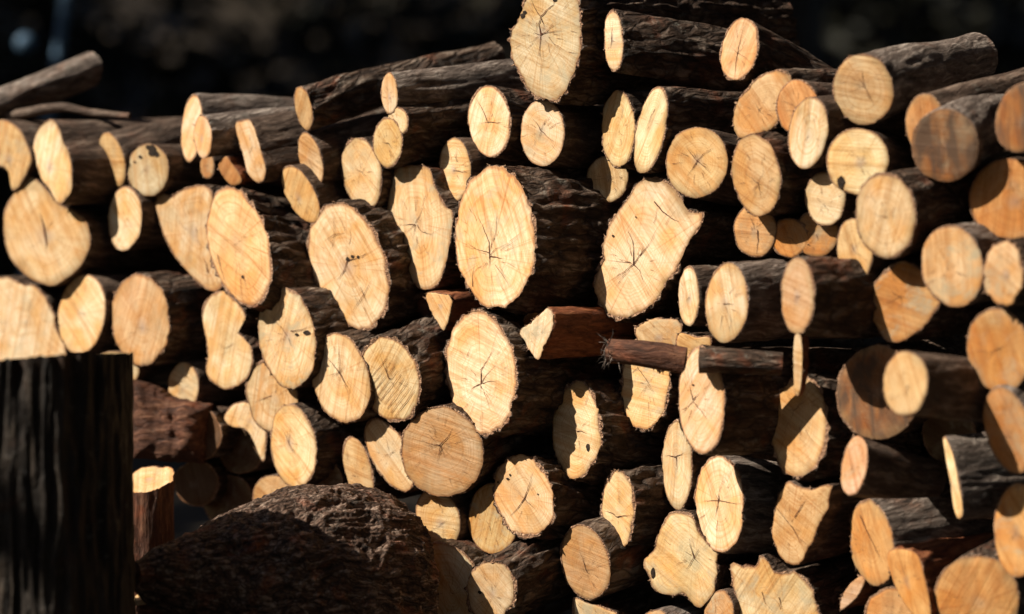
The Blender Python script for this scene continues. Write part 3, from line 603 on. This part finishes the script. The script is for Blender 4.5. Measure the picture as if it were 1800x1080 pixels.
log('slanted face with a torn top edge and a splinter at right, under the shadow-finger log', [(1385, 847), (1402, 855), (1430, 861), (1447, 852), (1467, 856), (1457, 872), (1456, 892), (1441, 922), (1431, 950), (1406, 990), (1381, 989), (1363, 966), (1357, 935), (1362, 890), (1372, 865)], th=46, dd=-0.04, tone='tan', bark='smooth', jag=1.8, pith=(1390, 923), cracks=[[1.1, (1390, 923), (1398, 935), (1407, 955)], [.9, (1390, 923), (1375, 905), (1363, 890)], [1.2, (1397, 910), (1408, 893), (1418, 878)]])
log('narrow oval with a dark horizontal crack, mossy bark, shaded upper left', E(1086, 898, 29, 73), th=58, ph=3, dd=-0.025, tone='pale', bark='deep', L=.3, pith=(1086, 908), cracks=[[1.4, (1086, 909), (1098, 906), (1111, 905)], [1.1, (1086, 909), (1074, 901), (1060, 898)]], jag=1.4)
log('yellowish leaning oval with a small central crack, bottom centre', E(1028, 990, 43, 68, -14), th=48, ph=14, dd=-0.053, tone='tan', bark='rough', pith=(1030, 1002), cracks=[[1.1, (1030, 1002), (1026, 985), (1025, 975)], [1., (1030, 1002), (1034, 1010)], [.7, (1030, 1002), (1048, 1000)]])
log('broad irregular face with a grey star heart and lobed left edge, bottom centre', [(1188, 899), (1215, 903), (1226, 933), (1248, 960), (1261, 976), (1257, 1030), (1242, 1060), (1226, 1070), (1202, 1047), (1176, 1051), (1150, 1038), (1138, 1012), (1132, 986), (1150, 966), (1160, 930), (1171, 908)], th=40, dd=-0.017, tone='cream', bark='rough', jag=1.6, pith=(1220, 980),
    cracks=[[1.3, (1220, 980), (1214, 960), (1212, 945)], [1.3, (1220, 980), (1229, 966)], [1.2, (1220, 980), (1212, 993), (1206, 1003)], [.9, (1220, 980), (1237, 998)], [.7, (1215, 975), (1200, 968)], [.6, (1200, 985), (1208, 982)]], holes=[(1148, 1008, 4, 2.2)])
log('large pale face with a pointed torn tooth on its top, bottom edge', [(1284, 990), (1300, 996), (1326, 992), (1335, 975), (1349, 984), (1360, 1003), (1401, 1008), (1425, 1030), (1438, 1060), (1440, 1110), (1390, 1135), (1310, 1130), (1293, 1060)], th=38, dd=-0.017, tone='pale', bark='rough', jag=2, pith=(1380, 1085), cracks=[[.9, (1340, 1040), (1345, 1060), (1360, 1075)], [1., (1370, 1050), (1376, 1075)]])
log('small smooth end peeking up at the bottom edge left of the toothed face', E(1262, 1085, 27, 48, 8), dd=-0.02, tone='tan', bark='smooth', cracks=1)
log('bright end with a ragged shadow edge before lichen-covered bark, bottom edge', E(862, 1040, 44, 56, 0), th=50, ph=18, dd=-0.121, tone='pale', bark='deep', L=.24, holes=[(844, 1041, 4, .8)], cracks=0, jag=1.6)
log('dull grey-brown broad face right of the foreground log, bottom edge', [(752, 962), (790, 958), (828, 984), (836, 1010), (836, 1080), (820, 1130), (770, 1130), (745, 1050)], th=30, dd=-0.09, tone='grey', bark='rough', cracks=2)
log('low pale wedge-shaped end cut by the bottom edge, under the yellowish oval', [(1006, 1056), (1032, 1059), (1068, 1070), (1086, 1082), (1082, 1125), (1020, 1130)], dd=-0.04, tone='pale', bark='rough', cracks=1)
log('grey bark back of a log whose end lies below the bottom edge', E(1152, 1118, 34, 46), th=50, dd=-0.023, tone='tan', bark='grey', cracks=1)
log('small end with a crown-like lit shape above the split red block', E(322, 680, 27, 43), dd=0.01, tone='pale', cracks=0)
log('pale strip of an end just above the top of the dark stump', E(200, 652, 44, 34), dd=-0, tone='pale', cracks=0)

log('round shade-coloured end between the split red block and the tapering pale face', E(423, 790, 40, 44), dd=0.034, tone='dark', cracks=1)  # dark tone paints in the shade on these gap ends
log('shade-coloured end in the black gap above the crest of the foreground log at left', E(400, 880, 44, 46), dd=0.043, tone='dark', bark='rough', cracks=1)
log('shade-coloured end right of the split red block, under the lumpy waisted face', E(350, 765, 40, 46), dd=-0.02, tone='dark', bark='rough', cracks=1)
log('shade-coloured end in the gap right of the small upright split piece', E(345, 850, 40, 40), dd=0.01, tone='dark', bark='rough', cracks=1)
log('shade-coloured end low behind the right shoulder of the foreground log', E(700, 960, 44, 50), dd=-0.023, tone='dark', bark='rough', cracks=1)
log('shade-coloured end in the gap between the narrow leaning end and the small round one', E(560, 850, 42, 44), dd=-0.02, tone='dark', bark='rough', cracks=1)
# --- lower right
log('orange log end with a big weathered grey rugged back, behind the twisted wedge', E(1532, 955, 38, 78, -8), th=60, ph=4, dd=-0.027, tone='orange', bark='grey', L=.30, jag=2., lump=.14, taper=-.02, pith=(1530, 965), cracks=[[1.6, (1512, 905), (1530, 945), (1552, 990)]])
log('twisted split wedge standing before the broken orange log', [(1560, 972), (1580, 962), (1612, 976), (1626, 1020), (1636, 1085), (1612, 1088), (1582, 1050), (1563, 1005)], th=52, dd=-0.056, tone='orange', bark='split', jag=.6, L=.2, cracks=0, name='split_log')
log('small diamond-shaped split end at the bottom right of centre', [(1512, 1012), (1520, 1021), (1510, 1046), (1490, 1066), (1476, 1073), (1480, 1050), (1492, 1030)], dd=-0.02, tone='pink', bark='split', jag=1., cracks=0, checks=2, L=.25, name='split_log')
log('blurred orange round end cut by the bottom edge beside the twisted wedge', E(1565, 1086, 46, 54), dd=-0.036, tone='orange', bark='rough', cracks=1)
log('large blurred round face in the bottom right corner', E(1717, 1052, 76, 76, -5), th=34, dd=-0.047, tone='orange', bark='rough', cracks=1, ph=14)
log('dark-barked log filling the lower right behind the thin pale split edge', E(1735, 850, 55, 62), th=50, dd=0.1, tone='brown', bark='rough', cracks=1)
log('shade-coloured log end deep in the gap beneath the ring-patterned orange oval', E(1668, 760, 46, 58), dd=0.04, tone='dark', bark='rough', cracks=1)
log('pale tan end behind the frayed stick, only its upper part showing', [(1116, 578), (1138, 565), (1170, 558), (1195, 563), (1200, 598), (1190, 640), (1150, 650), (1122, 615)], th=42, dd=-0.003, tone='tan', bark='rough', jag=2, cracks=0)
log('small tan block end between the frayed stick and the dark stick', [(1190, 588), (1220, 590), (1248, 592), (1250, 612), (1246, 640), (1196, 640)], dd=-0.02, tone='tan', bark='rough', jag=.6, cracks=0)

# ------------------------------------------------------------------ sticks lying across the ends
def stick(label, pts, r, mat, dd, name='stick', cat='stick', frayed=False, N=28, amp=.0018, flat=1., group=None, endmat=None):
    """pts: photo pixels with depth offset; r in metres at every point"""
    P = [CM @ (ray(x, y) * (depth(x, y) + dd + (p[2] if len(p) > 2 else 0))) for p in pts for x, y in [p[:2]]]
    zd = (P[-1] - P[0]).normalized(); Q = zd.to_track_quat('Z', 'Y').to_matrix(); Qi = Q.inverted()
    root = link(name, None); root.matrix_world = Matrix.Translation(P[0]) @ Q.to_4x4(); tag(root, label, cat, group); P0 = P[0]
    P = [Qi @ (p - P0) for p in P]; up = Qi @ Vector((0, 0, 1)); toc = Qi @ (Vector((0, 0, CAM_H)) - P0).normalized()
    seg = []; rad = []
    n = len(P)
    for i in range(n - 1):
        a, b, c, d = P[max(i - 1, 0)], P[i], P[i + 1], P[min(i + 2, n - 1)]
        for k in range(14):
            t = k / 14; seg.append(.5 * ((2 * b) + (c - a) * t + (2 * a - 5 * b + 4 * c - d) * t * t + (3 * b - a - 3 * c + d) * t ** 3)); rad.append(r[i] + (r[i + 1] - r[i]) * t)
    seg.append(P[-1]); rad.append(r[-1])
    vs, fs, mi = [], [], []
    for i, c in enumerate(seg):
        d = (seg[min(i + 1, len(seg) - 1)] - seg[max(i - 1, 0)]).normalized()
        s1 = d.cross(up).normalized(); s2 = s1.cross(d)
        for k in range(N):
            a = 6.2832 * k / N
            rr = rad[i] * (1 + .12 * noise.noise(Vector((math.cos(a), math.sin(a), i * .06 + P0.x * 9)))) + amp * (ridged(Vector((math.cos(a) * 4, math.sin(a) * 4, i * .05))) - .5)
            vs.append(c + s1 * rr * math.cos(a) * flat + s2 * rr * math.sin(a))
    for i in range(len(seg) - 1):
        for k in range(N):
            a, b = i * N + k, i * N + (k + 1) % N; fs.append((a, b, b + N, a + N)); mi.append(0)
    mesh('bark', vs, fs, [mat], root, mi)
    for e, (i0, rev) in enumerate(((0, True), (len(seg) - 1, False))):
        d = (seg[min(i0 + 1, len(seg) - 1)] - seg[max(i0 - 1, 0)]).normalized() * (-1 if rev else 1)
        ring = [vs[i0 * N + k] for k in range(N)]; c = sum(ring, Vector()) / N + d * .0015
        ev = ring + [c]; ef = [((k, (k + 1) % N, N) if not rev else ((k + 1) % N, k, N)) for k in range(N)]
        o = mesh('cut_end', ev, ef, [endmat or M_FACE], root, smooth=False); o.color = TONES['tan']
    if frayed:
        vs2, fs2 = [], []; rg = random.Random(3)
        for _ in range(46):
            b = Vector((rg.uniform(-.006, .010), rg.uniform(-.010, .004), rg.uniform(-.016, .016)))
            d = Vector((rg.uniform(-1, .1), rg.uniform(-.8, .3), rg.uniform(-1.4, .9))).normalized(); ln = rg.uniform(.008, .028)
            q = len(vs2); side = Vector((.0006, 0, .0005)); m = b + d * ln * .5 + Vector((0, 0, -.002 + rg.uniform(-.003, .003)))
            e2 = b + d * ln + Vector((rg.uniform(-.004, .004), 0, rg.uniform(-.008, .002)))
            vs2 += [b - side, b + side, m + side, m - side, e2]; fs2 += [(q, q + 1, q + 2, q + 3), (q + 3, q + 2, q + 4)]
        for (a, b_) in (((0, -.012, .004), (-.022, -.016, .030)), ((.004, -.012, .0), (.018, -.016, -.034)), ((.0, -.01, .012), (.006, -.014, .036))):
            a, b_ = Vector(a), Vector(b_); q = len(vs2); m = (a + b_) / 2 + Vector((.003, 0, .002)); side = Vector((.0011, 0, .0007))
            vs2 += [a - side, a + side, m + side, m - side, b_]; fs2 += [(q, q + 1, q + 2, q + 3), (q + 3, q + 2, q + 4)]
        vs2 = [Qi @ v for v in vs2]
        mesh('frayed_fibre', vs2, fs2, [M_GREY], root, smooth=False)
    return root
stick('split red-brown stick with a frayed left end lying across two log ends', [(1070, 616, 0), (1130, 622, .0), (1205, 634, .02)], [.019, .020, .021], M_SPLIT_DARK, -.10, frayed=True, flat=.6, name='split_stick', endmat=M_SPLIT_DARK)
stick('short dark round stick lying level, right of the frayed red one', [(1229, 634, -.02), (1290, 635, .00), (1375, 640, .03)], [.019, .019, .017], M_ROUGH, -.11, endmat=M_ROUGH)
stick('thin brown stick poking from the notch of the large pale oval', [(520, 584), (560, 572), (600, 578)], [.006, .008, .009], M_SPLIT_DARK, -.03, endmat=M_SPLIT_DARK)
stick('thin bent branch lying on top of the stack at far left', [(-30, 214), (40, 200), (108, 189), (160, 198), (228, 204)], [.009, .009, .008, .006, .005], M_SMOOTH, .06, name='branch', cat='branch', endmat=M_SMOOTH)
stick('dark red split stick between the two-hearted oval and the wedge end', [(690, 500), (725, 522), (770, 548)], [.010, .016, .018], M_SPLIT_DARK, .045, name='split_stick', endmat=M_SPLIT_DARK)

# ------------------------------------------------------------------ foreground: stump, blocks, bark log
def block(label, poly, D, deep, mat, name, cat, tone='tan', ph=0, topmat=None):
    """a split piece: outline towards the viewer (photo pixels) at distance D, 'deep' metres thick"""
    C = ray(sum(p[0] for p in poly) / len(poly), sum(p[1] for p in poly) / len(poly)) * D
    RB = Matrix.Rotation(R(90), 4, 'Y'); RBi = RB.inverted()
    root = link(name, None); root.matrix_world = CM @ Matrix.Translation(C) @ RB; tag(root, label, cat)
    pts = []
    n = len(poly)
    for i in range(n):
        for k in range(14):
            t = k / 14; pts.append((poly[i][0] * (1 - t) + poly[(i + 1) % n][0] * t, poly[i][1] * (1 - t) + poly[(i + 1) % n][1] * t))
    N = len(pts); vs, fs, mi = [], [], []
    ctr = Vector((0, 0, 0))
    G = 14
    for g in range(G + 1):
        f = g / G
        for (x, y) in pts:
            q = ray(x, y) * D - C; q = q * f if g else Vector((0, 0, 0))
            z = noise.noise(Vector((q.x * 60, q.z * (14 if ph else 60), 3))) * .006 + noise.noise(Vector((q.x * 15, q.z * 5, 9))) * .014 * (1 - f ** 6) + .02 * f ** 4
            e = noise.noise(Vector((q.x * 130, 1, q.z * 130))) * .003 * f
            vs.append(Vector((q.x + e, z - .012, q.z + e)))
    for g in range(G):
        for k in range(N):
            a, b = g * N + k, g * N + (k + 1) % N
            fs.append((a, b, b + N, a + N)); mi.append(0)
    L0 = G * N
    for s in range(1, 9):
        for k in range(N):
            v = vs[L0 + k]; q = 1 + .02 * noise.noise(Vector((v.x * 30, s * .5, v.z * 30)))
            vs.append(Vector((v.x * q, v.y + deep * s / 8, v.z * q)))
        for k in range(N):
            a, b = L0 + (s - 1) * N + k, L0 + (s - 1) * N + (k + 1) % N; fs.append((a, b, b + N, a + N)); mi.append(0)
    b0 = L0 + 8 * N; fs.append(tuple(b0 + k for k in range(N))); mi.append(0)
    mesh('split_side', [RBi @ v for v in vs], fs, [mat], root, mi)
    return root
block('dark red split block leaning behind the dark stump', [(228, 668), (262, 680), (300, 700), (372, 713), (366, 770), (358, 816), (300, 812), (232, 806)], 4.22, .12, M_SPLIT_DARK, 'split_block', 'split wood')

def upright(label, cx, top, w, D, h, matside, name, cat, rx=None, flatn=0, tilt=0, tilty=0, seed=0, amp=.006, tone='pale', N=120, capfac=.5, colname='bark', NZ=60, botz=0.):
    """upright cut piece standing on the ground: cx, top in photo pixels, w = radius in metres"""
    c = CM @ (ray(cx, top) * D)
    root = link(name, None); root.location = (c.x, c.y, botz); tag(root, label, cat)
    H = c.z - botz; vs, fs, mi = [], [], []
    prof = []
    for k in range(N):
        a = 6.2832 * k / N; r = w * (1 + .07 * noise.noise(Vector((math.cos(a) * 1.4, math.sin(a) * 1.4, seed))))
        if flatn: r = min(r, w * .75 / max(.05, abs(math.cos(a - 1.3))) if math.cos(a - 1.3) > 0 else r)
        prof.append((a, r))
    def topz(x, y): return H + tilt * x + tilty * y
    for i in range(NZ + 1):
        t = i / NZ
        for (a, r) in prof:
            z = t
            rr = r * (1 + .10 * (1 - t) ** 3) + amp * (ridged(Vector((math.cos(a) * w * 60, math.sin(a) * w * 60, t * H * 5 + seed))) - .4) + noise.noise(Vector((math.cos(a) * w * 160, math.sin(a) * w * 160, t * H * 14))) * amp * .5
            x, y = rr * math.cos(a), rr * math.sin(a)
            vs.append(Vector((x, y, (topz(x, y) + .004 * noise.noise(Vector((a * 14, 0, seed))) * (t > .99)) * t)))
    for i in range(NZ):
        for k in range(N):
            a, b = i * N + k, i * N + (k + 1) % N; fs.append((a, b, b + N, a + N))
    mesh(colname, vs, fs, [matside], root)
    base = NZ * N; fv, ff, uv = [], [], []
    RN = 8
    for j in range(RN + 1):
        f = j / RN
        for k in range(N):
            v = vs[base + k]; x, y = v.x * f * .985, v.y * f * .985
            fv.append(Vector((x, y, topz(x, y) - .001 + .002 * noise.noise(Vector((x * 40, y * 40, seed)))))); a = 6.2832 * k / N; uv.append((math.cos(a) * f, math.sin(a) * f))
    for j in range(RN):
        for k in range(N):
            a, b = j * N + k, j * N + (k + 1) % N; ff.append((a, b, b + N, a + N))
    o = mesh('cut_face', fv, ff, [M_FACE], root, smooth=True, uvs=uv); o.color = TONES[tone]
    return root
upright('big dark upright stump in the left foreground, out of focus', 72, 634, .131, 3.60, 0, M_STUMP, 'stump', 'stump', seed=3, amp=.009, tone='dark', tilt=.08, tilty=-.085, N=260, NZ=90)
upright('small upright split piece with a pale cut top beside the stump', 262, 842, .042, 4.10, 0, M_SPLIT_DARK, 'split_log', 'log', seed=8, amp=.004, tone='pale', N=80, colname='split_side', tilt=.12, tilty=.42)

def big_bark_log():
    """rough log lying in front of the stack; its cut face looks away to the right"""
    D0, D1 = 3.70, 4.02
    A = CM @ (ray(235, 1012) * D0); B = CM @ (ray(676, 1044) * D1)
    Q = (B - A).to_track_quat('Z', 'Y').to_matrix(); Qi = Q.inverted()
    root = link('bark_covered_log', None); root.matrix_world = Matrix.Translation(A) @ Q.to_4x4()
    tag(root, 'rugged bark-covered log lying in the foreground, its crest sunlit and left end shaded', 'log')
    ax = (B - A); L = ax.length; ax.normalize(); s1 = ax.cross(Vector((0, 0, 1))).normalized(); s2 = s1.cross(ax)
    prof = [(0, .020), (.10, .046), (.24, .076), (.36, .108), (.48, .136), (.6, .157), (.75, .168), (.88, .168), (.96, .158), (1., .142)]
    def pr(t):
        for i in range(len(prof) - 1):
            if t <= prof[i + 1][0]:
                u = (t - prof[i][0]) / (prof[i + 1][0] - prof[i][0]); u = u * u * (3 - 2 * u) * .5 + u * .5
                return prof[i][1] + (prof[i + 1][1] - prof[i][1]) * u
        return prof[-1][1]
    N, NA = 460, 420; vs, fs = [], []
    for i in range(NA + 1):
        t = i / NA
        r0 = pr(t); c = ax * (t * L)
        for k in range(N):
            a = 6.28318 * k / N; d = s1 * math.cos(a) + s2 * math.sin(a)
            p = c + d * r0
            q = Vector((p.dot(ax), p.dot(s1), p.dot(s2)))
            wv = noise.noise_vector(q * 14) * .022
            g = Vector((q.x * .22, q.y, q.z)) + wv
            rd = ridged(g * 48); rd2 = ridged(g * 105 + Vector((5, 2, 1))); n3 = noise.noise(q * 190)
            lo = noise.noise(q * 9 + Vector((3, 0, 0))) * .009
            pl = noise.noise(g * 22 + Vector((9, 9, 1)))
            pl = .007 if pl > .12 else (0 if pl < .02 else .007 * (pl - .02) / .1)
            r = r0 + (lo + (rd - .55) * .0062 + (rd2 - .5) * .0040 + n3 * .0016 + pl * .55) * min(1, r0 / .08)
            e = noise.noise(Vector((math.cos(a) * 5, math.sin(a) * 5, 7))) * .006 * (t > .97)
            vs.append(Qi @ (c + d * r + ax * e))
    for i in range(NA):
        for k in range(N):
            a, b = i * N + k, i * N + (k + 1) % N; fs.append((a, b, b + N, a + N))
    mesh('bark', vs, fs, [bark_material('plated_bark', c4(.014, .008, .005), c4(.105, .056, .037), c4(.42, .30, .235), c4(.42, .11, .042), 1.5, .007, .30, .3)], root)
    for nm, i0, rev in (('broken_end', 0, False), ('cut_face', NA, True)):
        ring = [vs[i0 * N + k] for k in range(N)]; c = sum(ring, Vector()) / N
        o = mesh(nm, ring + [c], [((k + 1) % N, k, N) if rev else (k, (k + 1) % N, N) for k in range(N)], [M_FACE if rev else M_SPLIT_DARK], root, smooth=False, uvs=[(math.cos(6.283 * k / N), math.sin(6.283 * k / N)) for k in range(N)] + [(0, 0)])
        o.color = TONES['pale']
big_bark_log()

# flat red-brown piece under the log and pale chips on it
block('flat red-brown split piece low beside the stump foot', [(240, 1058), (300, 1054), (372, 1058), (382, 1076), (376, 1130), (240, 1130)], 3.78, .12, M_SPLIT_DARK, 'split_block', 'split wood')
def chip(label, cx, cy, D, lx, ly, seed, rot=0):
    rg = random.Random(seed); c = CM @ (ray(cx, cy) * D)
    vs, fs = [], []; n = 11; pts = []
    for k in range(n):
        a = 6.283 * k / n; q = 1 + .25 * noise.noise(Vector((math.cos(a) * 2, math.sin(a) * 2, seed)))
        pts.append((lx * math.cos(a) * q, ly * math.sin(a) * q))
    for z in (0, .008):
        for (x, y) in pts: vs.append((x * (1 - z * 8), y * (1 - z * 8), z + x * .12))
    fs.append(tuple(range(n - 1, -1, -1))); fs.append(tuple(n + k for k in range(n)))
    for k in range(n): fs.append((k, (k + 1) % n, n + (k + 1) % n, n + k))
    o = mesh('wood_chip', vs, fs, [M_FACE], smooth=False, uvs=[(.4, .3)] * (2 * n)); o.location = c; o.rotation_euler = (.15, 0, rot); o.color = TONES['pale']
    tag(o, label, 'wood chip', 'pale wood chips beside the stump')
chip('largest pale wood chip, next to the foot of the dark stump', 258, 1056, 3.80, .020, .024, 2)
chip('middle-sized pale wood chip, second from the stump', 291, 1058, 3.80, .011, .012, 5, .4)
chip('tiny sliver of a wood chip, farthest from the stump', 310, 1060, 3.80, .007, .006, 9, 1.)
